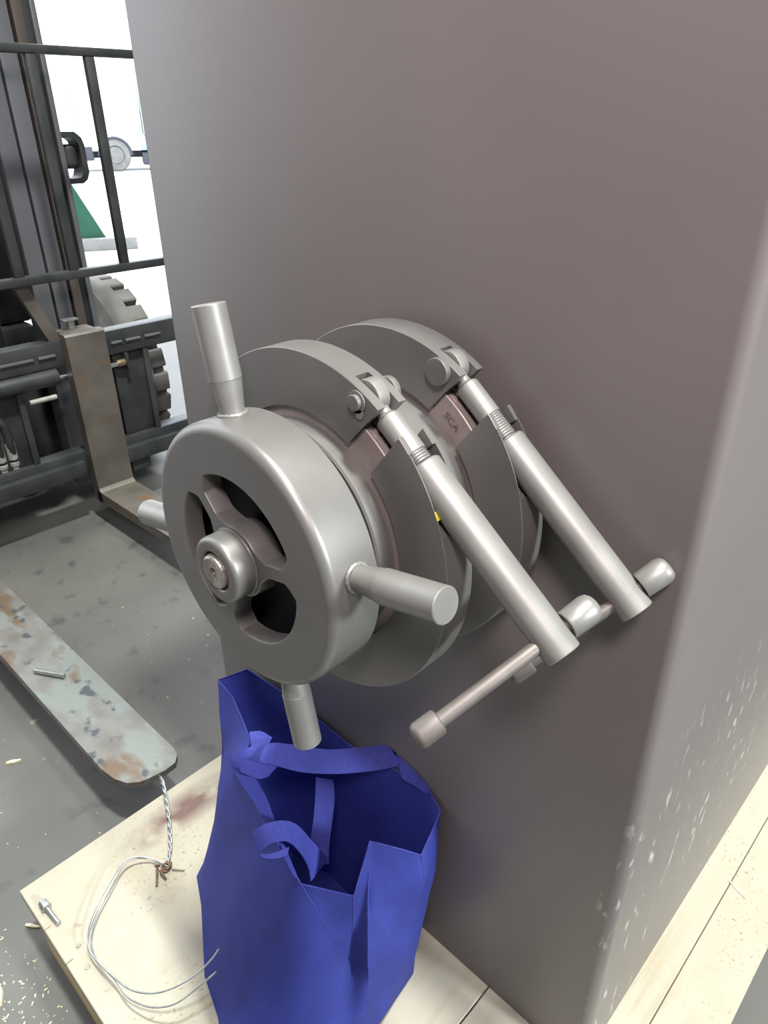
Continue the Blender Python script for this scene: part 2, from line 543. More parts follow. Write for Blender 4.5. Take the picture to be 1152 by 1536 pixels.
# the line runs down along the arc, letter tops pointing outward
aw = math.radians(50)
radial = Vector((math.cos(aw), 0, math.sin(aw)))
tang = Vector((math.sin(aw), 0, -math.cos(aw)))
org = Vector((AX, R0 + LIP - 0.0004, AZ)) + radial * 0.119 - tang * 0.009
for v in sb.verts:
    v.co = org + tang * v.co.x + radial * v.co.y + Vector((0, -1, 0)) * v.co.z
put('stamped_letters', sb, 'marking', rf, 0)


# ------------------------------------------------------------------ ring clamps
def a_arc(bm, prof, th0, th1, n):
    """sweep a (r, y) polygon round the port axis; th0/th1 in degrees, as functions of r; prof may be a function of the angle"""
    rows = []
    for k in range(n + 1):
        w = k / n
        pr = prof((th0(0.14) * (1 - w) + th1(0.14) * w)) if callable(prof) else prof
        row = []
        for r, y in pr:
            a = math.radians(th0(r) * (1 - w) + th1(r) * w)
            row.append(bm.verts.new((AX + r * math.cos(a), y, AZ + r * math.sin(a))))
        rows.append(row)
    m = len(rows[0])
    for ra, rb in zip(rows, rows[1:]):
        for k in range(m):
            j = (k + 1) % m
            bm.faces.new((ra[k], ra[j], rb[j], rb[k]))
    bm.faces.new(rows[0])
    bm.faces.new(rows[-1][::-1])
    return bm


RI, RO, RG = 0.1153, 0.1655, 0.1380


def ring_clamp(y0, y1, up_end, low_end, eye, hend, t_tube, t_thread, label, big_pin, al, tl):
    ym = (y0 + y1) / 2
    t = thing('ring_clamp', (AX, ym, AZ - RO), label, 'clamp', 'ring clamps on the flanged port')
    E = Vector((AX + eye[0], ym, AZ + eye[1]))
    H = Vector((AX + hend[0], ym, AZ + hend[1]))
    d = (H - E).normalized()
    L = (H - E).length
    nn = Vector((-d.z, 0, d.x))
    cth = math.degrees(math.atan2(nn.z, nn.x))
    c_ax = nn.dot(E - Vector((AX, ym, AZ)))
    rt_ = 0.0145
    full = [(RI, y0), (RO - 0.0006, y0), (RO, y0 + 0.0006), (RO, y1 - 0.0006), (RO - 0.0006, y1), (RI, y1), (RI, y1 - LIP), (RG, y1 - LIP), (RG, y0 + LIP), (RI, y0 + LIP)]

    def prongs(s):
        return ([(RI, y0), (RO - 0.0006, y0), (RO, y0 + 0.0006), (RO, y0 + s), (RG, y0 + s), (RG, y0 + LIP), (RI, y0 + LIP)],
                [(RI, y1), (RO - 0.0006, y1), (RO, y1 - 0.0006), (RO, y1 - s), (RG, y1 - s), (RG, y1 - LIP), (RI, y1 - LIP)])

    def lerp(a, b):
        return lambda r: a + (b - a) * (r - RI) / (RO - RI)
    # upper half: solid back to the clevis slot, then two prongs
    bm = B()
    s_up = (y1 - y0) / 2 - 0.0072
    sl = 69.0
    a_arc(bm, full, lambda r: 227.0, lambda r: sl, 64)
    for pr in prongs(s_up):
        a_arc(bm, pr, lambda r: sl, lerp(*up_end), 10)
    put('upper_half_ring', bm, 'valve_steel', t, 25)
    # lower half: two prongs round the rod, then thin lips round the handle sleeve
    bm = B()
    s_lo = (y1 - y0) / 2 - 0.0112
    sh = low_end[1] - 5.0
    for pr in prongs(s_lo):
        a_arc(bm, pr, lerp(*low_end), lambda r: sh, 4)
    a_end = cth - math.degrees(math.acos(min(1, (c_ax - rt_ - 0.0008) / RO)))

    def floor_prof(th):
        rf_ = min(RO, (c_ax - rt_ - 0.0008) / math.cos(math.radians(th - cth)))
        rf_ = max(rf_, RG + 0.001)
        return [(RI, y0), (rf_, y0), (rf_, y1), (RI, y1), (RI, y1 - LIP), (RG, y1 - LIP), (RG, y0 + LIP), (RI, y0 + LIP)]

    def lip_f(sgn):
        yy = y0 if sgn > 0 else y1

        def f(th):
            rf_ = min(RO - 0.0002, max(RG + 0.001, (c_ax - rt_ - 0.0008) / math.cos(math.radians(th - cth))))
            return [(rf_, yy), (RO, yy), (RO, yy + sgn * 0.0011), (rf_, yy + sgn * 0.0011)]
        return f
    a_arc(bm, floor_prof, lambda r: sh, lambda r: a_end, 14)
    a_arc(bm, lip_f(1), lambda r: sh, lambda r: a_end, 14)
    a_arc(bm, lip_f(-1), lambda r: sh, lambda r: a_end, 14)
    a_arc(bm, full, lambda r: a_end, lambda r: -129.0, 56)
    put('lower_half_ring', bm, 'valve_steel', t, 25)
    if not big_pin:
        put('paint_mark', a_arc(B(), [(RO + 0.0001, y0 + 0.0004), (RO + 0.0003, y0 + 0.0006), (RO + 0.0003, y0 + 0.0028), (RO + 0.0001, y0 + 0.0032)], lambda r: 25.2, lambda r: 22.6, 4), 'yellow_mark', t, 0, 'small yellow paint mark')
    # hinge at the far side
    hp = Vector((AX + 0.152 * math.cos(math.radians(229)), 0, AZ + 0.152 * math.sin(math.radians(229))))
    put('hinge_pin', a_cyl(B(), hp + Vector((0, y0 - 0.004, 0)), hp + Vector((0, y1 + 0.004, 0)), 0.007, None, 20, 0.001), 'bolt_steel', t)
    # eye bolt
    bm = B()
    a_cyl(bm, E + Vector((0, -0.0062, 0)), E + Vector((0, 0.0062, 0)), 0.0150, None, 32, 0.0012)
    prof = [(0.010, 0), (0.010, 0.0058), (0.019, 0.0062), (0.0225, 0.0102), (0.0238, 0.0106)]
    s = t_thread
    prof.append((s, 0.0106))
    while s < t_tube + 0.004:
        prof += [(s + 0.0006, 0.0092), (s + 0.0017, 0.0092), (s + 0.0022, 0.0104)]
        s += 0.0024
    prof += [(s, 0.0085), (s + 0.02, 0.0085), (s + 0.02, 0)]
    a_lathe(bm, prof, E, d, 28)
    put('eye_bolt', bm, 'bolt_steel', t, 30)
    # clevis pin
    if big_pin:
        bm = a_cyl(B(), E + Vector((0, y0 - ym - 0.0065, 0)), E + Vector((0, y0 - ym, 0)), 0.0122, None, 32, 0.001)
        a_cyl(bm, E + Vector((0, y0 - ym, 0)), E + Vector((0, y1 - ym + 0.005, 0)), 0.007, None, 20, 0.001)
        put('clevis_pin', bm, 'valve_steel', t, 30)
    else:
        bm = a_cyl(B(), E + Vector((0, y0 - ym - 0.0055, 0)), E + Vector((0, y1 - ym, 0)), 0.0066, None, 24, 0.0012)
        a_cyl(bm, E + Vector((0, y1 - ym, 0)), E + Vector((0, y1 - ym + 0.006, 0)), 0.0122, None, 28, 0.001)
        pin = put('clevis_pin', bm, 'valve_steel', t, 30)
        bm = B()
        dd = Vector((0.32, 0, -0.95)).normalized()
        a_lathe(bm, [(0, 0.0070), (0, 0.0092), (0.0012, 0.0092), (0.0012, 0.0070)], E + Vector((0, y0 - ym - 0.0018, 0)), (0, 1, 0), 28, True)
        e2 = E + dd * 0.0095 + Vector((0, y0 - ym - 0.0018, 0))
        a_cyl(bm, e2, e2 + Vector((0, 0.0012, 0)), 0.0045, None, 16)
        put('retaining_clip', bm, 'bolt_steel', pin, 30)
    # handle sleeve
    prof = [(t_tube, 0), (t_tube, 0.0130), (t_tube + 0.0015, rt_), (L - 0.0006, rt_), (L, rt_ - 0.0006), (L, 0.0)]
    put('handle_sleeve', a_lathe(B(), prof, E, d, 40), 'bolt_steel', t, 30)
    # sliding bar with end knobs
    al = math.radians(al)
    bd = Vector((0, 1, 0)) * math.cos(al) + nn * math.sin(al)
    P0 = H - d * 0.0155
    bar = put('sliding_bar', a_cyl(B(), P0 - bd * (tl + 0.010), P0 + bd * 0.036, 0.0056, None, 20, 0.0008), 'bar_steel', t, 30)
    kp = [(0, 0.0057), (0, 0.0104), (0.001, 0.0112), (0.021, 0.0116), (0.0250, 0.0104), (0.0272, 0.0078), (0.0280, 0)]
    put('knob', a_lathe(B(), kp, P0 + bd * 0.0150, bd, 32), 'bolt_steel', bar, 40)
    put('knob', a_lathe(B(), [(0, 0.0057), (0, 0.0078), (0.0006, 0.0088), (0.0012, 0.0096), (0.017, 0.0098), (0.0195, 0.0086), (0.0210, 0.0062), (0.0214, 0)], P0 - bd * tl, -bd, 32), 'bar_steel', bar, 40)
    return t


ring_clamp(F0, F1, (60.0, 56.0), (44.2, 46.6), (0.0700, 0.1385), (0.2614, -0.0121), 0.069, 0.058,
           'steel ring clamp nearer the handwheel, its pin held by a small clip', False, 27, 0.101)
ring_clamp(R0, R1, (60.8, 57.0), (39.8, 43.0), (0.0680, 0.1390), (0.2692, -0.0251), 0.082, 0.056,
           'steel ring clamp against the enclosure, with large round pin head and bare thread', True, 45, 0.094)

# ------------------------------------------------------------------ handwheel
WY, WB, WR = 0.2835, 0.3344, 0.1213
t = thing('handwheel', (AX, (WY + WB) / 2, AZ - 0.21), 'thick silver grey handwheel with three windows and four round grips', 'handwheel')
ROT = 11.0


def window_poly(c0):
    """window between the spoke centred on c0 and the one 120 degrees on, in (x, z) round the axis"""
    hw, ro, ri, cr = 0.0066, 0.0775, 0.0335, 0.011
    def line(ang, side, r):
        a = math.radians(ang)
        k = math.sqrt(r * r - hw * hw)
        return Vector((math.cos(a) * k - side * hw * math.sin(a), math.sin(a) * k + side * hw * math.cos(a)))
    pts = []
    A0, A1 = line(c0, 1, ro), line(c0 + 120, -1, ro)
    B0, B1 = line(c0, 1, ri), line(c0 + 120, -1, ri)
    def arc(p, q, r, n):
        a, b = math.atan2(p.y, p.x), math.atan2(q.y, q.x)
        while b < a - 1e-6 and (q - p).length > 0 and abs(b - a) > math.pi:
            b += 2 * math.pi
        if b - a > math.pi:
            b -= 2 * math.pi
        if a - b > math.pi:
            b += 2 * math.pi
        return [Vector((r * math.cos(a + (b - a) * k / n), r * math.sin(a + (b - a) * k / n))) for k in range(n + 1)]
    raw = arc(A0, A1, ro, 60)
    raw += [A1 + (B1 - A1) * k / 24 for k in range(1, 24)]
    raw += arc(B1, B0, ri, 36)
    raw += [B0 + (A0 - B0) * k / 24 for k in range(1, 24)]
    # round the four corners by repeated local averaging near them
    corners = [A0, A1, B1, B0]
    rad = [0.012, 0.012, 0.010, 0.010]
    n = len(raw)
    cur = [p.copy() for p in raw]
    for it in range(80):
        nx = []
        for i, p in enumerate(cur):
            wgt = 0.0
            for c, r in zip(corners, rad):
                wgt = max(wgt, max(0.0, 1 - (raw[i] - c).length / r))
            q = (cur[i - 1] + cur[(i + 1) % n]) / 2
            nx.append(p.lerp(q, min(1, wgt * 1.5)))
        cur = nx
    return cur


from mathutils.geometry import tessellate_polygon


def wheel_mesh():
    bm = B()
    N = 144
    rr = 0.0085
    YB = WY + 0.0185
    prof = [(WY + rr * (1 - math.cos(q)), WR - rr + rr * math.sin(q)) for q in [i * math.pi / 16 for i in range(9)]]
    prof += [(WB - 0.0008, WR), (WB, WR - 0.0008), (WB, WR - 0.014), (YB, WR - 0.016)]
    rings = [[bm.verts.new((AX + r * math.cos(2 * math.pi * k / N), y, AZ + r * math.sin(2 * math.pi * k / N))) for k in range(N)] for y, r in prof]
    for ra, rb in zip(rings, rings[1:]):
        for k in range(N):
            j = (k + 1) % N
            f = bm.faces.new((ra[k], ra[j], rb[j], rb[k]))
    holes = [window_poly(11 + 120 * k) for k in range(3)]
    front, back = [], []
    for h in holes:
        n = len(h)
        area = sum(h[i].x * h[(i + 1) % n].y - h[(i + 1) % n].x * h[i].y for i in range(n))
        sg = 1 if area > 0 else -1
        loops = []
        for y, off in ((WY, 0.0013), (WY + 0.0005, 0.0004), (WY + 0.0014, 0.0), (YB, 0.0)):
            L = []
            for i in range(n):
                tv = (h[(i + 1) % n] - h[i - 1]).normalized()
                nv = Vector((tv.y, -tv.x)) * sg
                q = h[i] + nv * off
                L.append(bm.verts.new((AX + q.x, y, AZ + q.y)))
            loops.append(L)
        for la, lb in zip(loops, loops[1:]):
            for i in range(n):
                j = (i + 1) % n
                bm.faces.new((la[i], la[j], lb[j], lb[i]))
        front.append(loops[0])
        back.append(loops[-1])
    for outer, ins in ((rings[0], front), (rings[-1], back)):
        allv = outer + [v for l in ins for v in l]
        poly = [[Vector((v.co.x, v.co.z, 0)) for v in l] for l in [outer] + ins]
        for tri in tessellate_polygon(poly):
            try:
                bm.faces.new([allv[i] for i in tri])
            except ValueError:
                pass
    return bm


wheel = put('wheel_disc', wheel_mesh(), 'valve_steel', t, 34)
for f in wheel.data.polygons:
    if abs(f.normal.y) > 0.9999:
        f.use_smooth = False
put('cavity_shade_disc', ylathe([(WY + 0.034, 0.0165), (WY + 0.034, 0.1055), (WY + 0.036, 0.1055), (WY + 0.036, 0.0165)], close=True), 'recess_shade', t, label='added black disc painting the shade behind the windows')  # not a real wheel part, added to keep the cavity dark
hub = put('hub', ylathe(rounded([(WY + 0.03, 0.018), (WY + 0.03, 0.0300), (WY, 0.0300), (0.2615, 0.0300), (0.2615, 0.0175), (0.268, 0.0175)], 0.0055, 5), 64), 'valve_steel', t, 30)
put('weld_bead', a_lathe(B(), [(WY - 0.0012 + 0.0014 * math.sin(q), 0.0302 + 0.0012 * math.cos(q)) for q in [i * math.pi / 4 for i in range(8)]], (AX, 0, AZ), (0, 1, 0), 48, True), 'valve_steel', hub)
sh = put('shaft_end', ylathe([(0.2660, 0.0), (0.2660, 0.0040), (0.2596, 0.0045), (0.2588, 0.0128), (0.2600, 0.0148), (0.2630, 0.0158), (0.480, 0.0158)], 48), 'rusty_steel', t, 30, 'scratched rusty shaft end with a centre hole')
put('groove_ring', ylathe([(0.2665, 0.0150), (0.2665, 0.0178), (0.2680, 0.0178), (0.2680, 0.0150)], 48, True), 'recess_shade', hub)
put('centre_hole', a_lathe(B(), [(0.2655, 0.0), (0.2655, 0.0036), (0.2662, 0.0036), (0.2662, 0)], (AX, 0, AZ), (0, 1, 0), 24), 'recess_shade', sh)
GY = 0.3125
for k in range(4):
    w = math.radians(ROT + 90 * k)
    d = Vector((math.cos(w), 0, math.sin(w)))
    o0 = Vector((AX, GY, AZ))
    g = put('grip', a_lathe(B(), [(0.118, 0.0), (0.118, 0.0104), (0.1255, 0.0104), (0.128, 0.0108), (0.1500, 0.0135), (0.1505, 0.0139), (0.2085, 0.0139), (0.2092, 0.0132), (0.2096, 0.0)], o0, d, 40), 'bolt_steel', t, 30)
    bd = B()
    n = 40
    rings = []
    for i in range(n):
        a = 2 * math.pi * i / n
        s_, u_, d_ = frame(d)
        rad = s_ * math.cos(a) + u_ * math.sin(a)
        # the bead follows the round rim
        cx = rad.dot(Vector((-math.sin(w), 0, math.cos(w)))) * 0.0112
        sag = WR - math.sqrt(WR * WR - cx * cx)
        c = o0 + rad * 0.0112 + d * (WR + 0.0006 - sag)
        rr = 0.0020 + 0.0004 * math.sin(i * 2.7)
        rings.append([bd.verts.new(c + (rad * math.cos(q * math.pi / 3) + d * math.sin(q * math.pi / 3)) * rr) for q in range(6)])
    for i in range(n):
        for q in range(6):
            bd.faces.new((rings[i][q], rings[(i + 1) % n][q], rings[(i + 1) % n][(q + 1) % 6], rings[i][(q + 1) % 6]))
    put('weld_bead', bd, 'bolt_steel', g, 60)

# ------------------------------------------------------------------ blue tote bag
bag = thing('tote_bag', (-0.56, 0.36, 0.0), 'open royal blue fabric tote bag slumped against the enclosure', 'bag')
V = {
    'A': (-0.8396, 0.4632, 0.2850), 'A1': (-0.7858, 0.4545, 0.2870), 'A2': (-0.7250, 0.4322, 0.2880), 'A3': (-0.6879, 0.4170, 0.2880),
    'B': (-0.8153, 0.5066, 0.2950), 'B2': (-0.70, 0.509, 0.302), 'D': (-0.5615, 0.5063, 0.3000), 'D2': (-0.487, 0.510, 0.312), 'E': (-0.4184, 0.5133, 0.3150), 'F': (-0.3934, 0.5060, 0.3050),
    'G': (-0.3788, 0.4513, 0.2850), 'H': (-0.4321, 0.4132, 0.3000), 'I': (-0.4190, 0.3702, 0.2500), 'J': (-0.4696, 0.3277, 0.2680), 'K': (-0.5562, 0.3484, 0.2850), 'L': (-0.6723, 0.3757, 0.2800),
    'W': (-0.7752, 0.4168, 0.2000), 'W0': (-0.8115, 0.4406, 0.2450), 'JM': (-0.4393, 0.3394, 0.2000), 'M': (-0.4091, 0.3522, 0.1320), 'I2': (-0.4191, 0.3650, 0.1780), 'M2': (-0.3826, 0.3559, 0.1600), 'H2': (-0.4111, 0.3866, 0.2320),
    'a0': (-0.7475, 0.3574, 0.1000), 'a1': (-0.6749, 0.3479, 0.1400), 'a2': (-0.5705, 0.3065, 0.1600), 'a3': (-0.4979, 0.2890, 0.1500), 'a4': (-0.4410, 0.2892, 0.1150), 'a5': (-0.3871, 0.3189, 0.0750),
    'b0': (-0.7567, 0.3225, 0.0000), 'b1': (-0.7076, 0.2991, 0.0000), 'b2': (-0.6117, 0.2413, 0.0000), 'b3': (-0.5510, 0.2227, 0.0000), 'b4': (-0.485, 0.190, 0.0), 'b5': (-0.425, 0.165, 0.0),
    'm2': (-0.3733, 0.3395, 0.0800), 'r1': (-0.3687, 0.4469, 0.2520), 'r2': (-0.3735, 0.4373, 0.1650), 'r3': (-0.3760, 0.4195, 0.0850), 'r4': (-0.3775, 0.3740, 0.0200),
    'h3': (-0.3842, 0.4047, 0.1700), 'h2': (-0.3857, 0.4140, 0.2350), 'h4': (-0.3832, 0.3771, 0.0850), 'c5': (-0.372, 0.300, 0.0), 'GH': (-0.4057, 0.4332, 0.2920),
    'f1': (-0.3870, 0.4918, 0.2650), 'f2': (-0.382, 0.485, 0.15), 'f3': (-0.392, 0.455, 0.0),
    'k0': (-0.715, 0.452, 0.0), 'k1': (-0.60, 0.476, 0.0), 'k2': (-0.49, 0.474, 0.0), 'p0': (-0.80, 0.490, 0.15), 'p1': (-0.69, 0.500, 0.15), 'p2': (-0.57, 0.502, 0.15), 'p3': (-0.47, 0.504, 0.15),
}
FACES = [
    # left end
    ('A', 'A1', 'W0'), ('A1', 'A2', 'W', 'W0'), ('A2', 'A3', 'L', 'W'),
    ('A', 'W0', 'p0', 'B'), ('W0', 'W', 'a0', 'p0'), ('a0', 'b0', 'k0', 'p0'),
    # front panel
    ('W', 'L', 'a1', 'a0'), ('L', 'K', 'a2', 'a1'), ('K', 'J', 'a3', 'a2'), ('J', 'JM', 'a4', 'a3'), ('JM', 'M', 'a5', 'a4'),
    ('a0', 'a1', 'b1', 'b0'), ('a1', 'a2', 'b2', 'b1'), ('a2', 'a3', 'b3', 'b2'), ('a3', 'a4', 'b4', 'b3'), ('a4', 'a5', 'b5', 'b4'),
    # turned-in end and its fold
    ('J', 'I', 'I2', 'JM'), ('JM', 'I2', 'M'), ('I', 'H', 'H2', 'I2'), ('I2', 'H2', 'M2', 'M'), ('M', 'M2', 'm2', 'a5'), ('a5', 'm2', 'c5', 'b5'),
    # right panel
    ('H', 'GH', 'h2', 'H2'), ('GH', 'G', 'r1', 'h2'), ('H2', 'h2', 'h3', 'M2'), ('h2', 'r1', 'r2', 'h3'), ('M2', 'h3', 'h4', 'm2'), ('h3', 'r2', 'r3', 'h4'), ('m2', 'h4', 'r4', 'c5'), ('h4', 'r3', 'r4'),
    # right gusset
    ('G', 'F', 'f1', 'r1'), ('r1', 'f1', 'f2', 'r2'), ('r2', 'f2', 'f3', 'r3'), ('r3', 'f3', 'c5', 'r4'),
    # back panel
    ('B', 'B2', 'p1', 'p0'), ('B2', 'D', 'p2', 'p1'), ('D', 'D2', 'p3', 'p2'), ('D2', 'E', 'f2', 'p3'), ('E', 'F', 'f1', 'f2'),
    ('p0', 'p1', 'k1', 'k0'), ('p1', 'p2', 'k2', 'k1'), ('p2', 'p3', 'f3', 'k2'), ('p3', 'f2', 'f3'),
    # base
    ('b0', 'b1', 'k1', 'k0'), ('b1', 'b2', 'k2', 'k1'), ('b2', 'b3', 'f3', 'k2'), ('b3', 'b4', 'c5', 'f3'), ('b4', 'b5', 'c5'),
]
bm = B()
vv = {k: bm.verts.new(p) for k, p in V.items()}
for f in FACES:
    bm.faces.new([vv[k] for k in f])
fixed = set(vv[k] for k in ('A', 'B', 'G', 'H', 'I', 'J', 'M', 'F', 'E', 'K'))
bmesh.ops.subdivide_edges(bm, edges=list(bm.edges), cuts=3, use_grid_fill=True)
bmesh.ops.triangulate(bm, faces=[f for f in bm.faces if len(f.verts) > 4])
SEAMS = [('J', 'JM'), ('JM', 'M'), ('I', 'I2'), ('I2', 'M'), ('H', 'H2'), ('H2', 'M2'), ('M', 'M2'), ('W', 'L'), ('W', 'W0'), ('A', 'W0'), ('G', 'r1')]
for v in bm.verts:
    for a, b in SEAMS:
        p, q = Vector(V[a]), Vector(V[b])
        w = (v.co - p).dot(q - p) / (q - p).length_squared
        if 0 <= w <= 1 and (p.lerp(q, w) - v.co).length < 1e-5:
            fixed.add(v)
for it in range(3):
    new = {}
    for v in bm.verts:
        if v.is_boundary or v in fixed or v.co.z < 0.002:
            continue
        c = Vector((0, 0, 0))
        for e in v.link_edges:
            c += e.other_vert(v).co
        new[v] = v.co.lerp(c / len(v.link_edges), 0.35)
    for v, c in new.items():
        v.co = c
for v in bm.verts:
    if v.co.z > 0.002 and not v.is_boundary and v not in fixed:
        n = noise.noise_vector(v.co * 14)
        v.co += Vector(n) * 0.0035
        n = noise.noise_vector(v.co * 40 + Vector((3, 1, 7)))
        v.co += Vector(n) * 0.0010
    v.co.z = max(v.co.z, 0.0012)
    v.co.y = min(v.co.y, 0.5145)
put('bag_body', bm, 'bag_fabric', bag, 50)
# hem round the rim
rim = ['A', 'A1', 'A2', 'A3', 'L', 'K', 'J', 'I', 'H', 'GH', 'G', 'F', 'E', 'D2', 'D', 'B2', 'B', 'A']
pts = []
for a, b in zip(rim, rim[1:]):
    p, q = Vector(V[a]), Vector(V[b])
    pts += [p.lerp(q, k / 4) for k in range(4)]
pts.append(Vector(V['A']))
for p in pts:
    p.y = min(p.y, 0.5135)
put('hem', a_tube(B(), pts, 0.0011, 6), 'strap_fabric', bag, 60)

for ch in (('J', 'JM', 'M'), ('I', 'I2', 'M'), ('H', 'H2', 'M2', 'M'), ('G', 'r1')):
    put('fold_highlight', a_tube(B(), [Vector(V[k]) for k in ch], 0.0007, 6), 'strap_fabric', bag, 60)  # paler tubes paint the bright edges along the bag's folds


def ribbon(name, ea, eb, parent, n=6):
    ea = smooth_path(ea, n)
    eb = smooth_path(eb, n)
    bm = B()
    th = 0.0007
    rows = []
    for i, (p, q) in enumerate(zip(ea, eb)):
        j = min(i + 1, len(ea) - 1)
        k = max(i - 1, 0)
        t_ = (ea[j] + eb[j]) - (ea[k] + eb[k])
        nn = t_.cross(q - p)
        nn = nn.normalized() if nn.length > 1e-9 else Vector((0, 0, 1))
        m1, m2 = p.lerp(q, 0.33), p.lerp(q, 0.67)
        rows.append([bm.verts.new(c + nn * th) for c in (p, m1, m2, q)] + [bm.verts.new(c - nn * th) for c in (q, m2, m1, p)])
    for ra, rb in zip(rows, rows[1:]):
        for k in range(8):
            j = (k + 1) % 8
            bm.faces.new((ra[k], ra[j], rb[j], rb[k]))
    bm.faces.new(rows[0])
    bm.faces.new(rows[-1][::-1])
    for v in bm.verts:
        v.co.y = min(v.co.y, 0.5150)
    return put(name, bm, 'strap_fabric', parent, 40)


ribbon('hem_band',
       [(-0.6962, 0.3773, 0.2880), (-0.6515, 0.3641, 0.2880), (-0.5937, 0.3521, 0.2890), (-0.5446, 0.3398, 0.2890), (-0.4813, 0.3263, 0.2760)],
       [(-0.6739, 0.3772, 0.2830), (-0.6463, 0.3847, 0.2790), (-0.5970, 0.3740, 0.2790), (-0.5539, 0.3563, 0.2810), (-0.4764, 0.3292, 0.2700)], bag)
# strap lying across the back of the opening
ribbon('strap',
       [(-0.6223, 0.3857, 0.3220), (-0.6304, 0.4093, 0.3300), (-0.5995, 0.4303, 0.3350), (-0.5569, 0.4548, 0.3380), (-0.5245, 0.4877, 0.3400), (-0.5069, 0.5093, 0.3400), (-0.4901, 0.5185, 0.3400), (-0.4626, 0.5183, 0.3350), (-0.4377, 0.5176, 0.3280), (-0.4176, 0.5136, 0.3180)],
       [(-0.6273, 0.3864, 0.3150), (-0.6049, 0.3993, 0.3150), (-0.5681, 0.4144, 0.3180), (-0.5309, 0.4424, 0.3200), (-0.5023, 0.4716, 0.3220), (-0.4850, 0.4930, 0.3230), (-0.4734, 0.5099, 0.3220), (-0.4569, 0.5014, 0.3200), (-0.4398, 0.5066, 0.3150), (-0.4222, 0.5111, 0.3100)], bag)
ribbon('strap',
       [(-0.6609, 0.3726, 0.3100), (-0.6556, 0.3850, 0.3200), (-0.6451, 0.3999, 0.3240), (-0.6337, 0.4114, 0.3260)],
       [(-0.6476, 0.3743, 0.3000), (-0.6348, 0.3815, 0.3040), (-0.6290, 0.3894, 0.3100), (-0.6272, 0.3934, 0.3160)], bag)
ribbon('strap',
       [(-0.6609, 0.3726, 0.3100), (-0.6436, 0.3797, 0.3120), (-0.6275, 0.3887, 0.3130), (-0.6027, 0.4019, 0.3120)],
       [(-0.6429, 0.3682, 0.2980), (-0.6291, 0.3739, 0.2960), (-0.6174, 0.3810, 0.2940), (-0.6105, 0.3899, 0.2960)], bag)
ribbon('strap',
       [(-0.6941, 0.4207, 0.3000), (-0.6821, 0.4339, 0.3000), (-0.6610, 0.4374, 0.3000)],
       [(-0.6760, 0.4096, 0.2900), (-0.6667, 0.4211, 0.2920), (-0.6585, 0.4298, 0.2940)], bag)
# strap folded over the front rim
ribbon('strap',
       [(-0.5511, 0.3180, 0.3000), (-0.5425, 0.3256, 0.3120), (-0.5358, 0.3358, 0.3160), (-0.5266, 0.3529, 0.3120), (-0.5183, 0.3669, 0.2960), (-0.5085, 0.3799, 0.2620), (-0.4951, 0.3940, 0.2250)],
       [(-0.5273, 0.3116, 0.2920), (-0.5202, 0.3199, 0.3020), (-0.5135, 0.3287, 0.3060), (-0.5050, 0.3408, 0.3020), (-0.4964, 0.3503, 0.2800), (-0.4913, 0.3570, 0.2500), (-0.4872, 0.3561, 0.2250)], bag)
ribbon('strap',
       [(-0.5504, 0.3184, 0.2990), (-0.5381, 0.3138, 0.2940), (-0.5251, 0.3118, 0.2900), (-0.5136, 0.3240, 0.2900), (-0.5067, 0.3422, 0.2900)],
       [(-0.5273, 0.3126, 0.2910), (-0.5243, 0.3110, 0.2890), (-0.5194, 0.3112, 0.2870), (-0.5089, 0.3208, 0.2860), (-0.5015, 0.3342, 0.2860)], bag)
ribbon('strap',
       [(-0.5997, 0.4657, 0.2400), (-0.5821, 0.4480, 0.2280), (-0.5621, 0.4256, 0.2150), (-0.5439, 0.4040, 0.2060), (-0.5176, 0.3806, 0.2000)],
       [(-0.5772, 0.4801, 0.2400), (-0.5596, 0.4659, 0.2280), (-0.5384, 0.4404, 0.2150), (-0.5199, 0.4178, 0.2060), (-0.5025, 0.4004, 0.2000)], bag)

# ------------------------------------------------------------------ wire, nails, loose hardware on the platform
wire = thing('tie_wire', (-0.8093, 0.2979, 0.0000), 'twisted galvanised tie wire from fork tip to platform with loose looping ends', 'wire')


def helix(path, r, ph, turns):
    path = smooth_path(path, 10)
    out = []
    for i, p in enumerate(path):
        d = (path[min(i + 1, len(path) - 1)] - path[max(i - 1, 0)]).normalized()
        s, u, _ = frame(d)
        a = ph + 2 * math.pi * turns * i / (len(path) - 1)
        out.append(p + (s * math.cos(a) + u * math.sin(a)) * r)
    return out


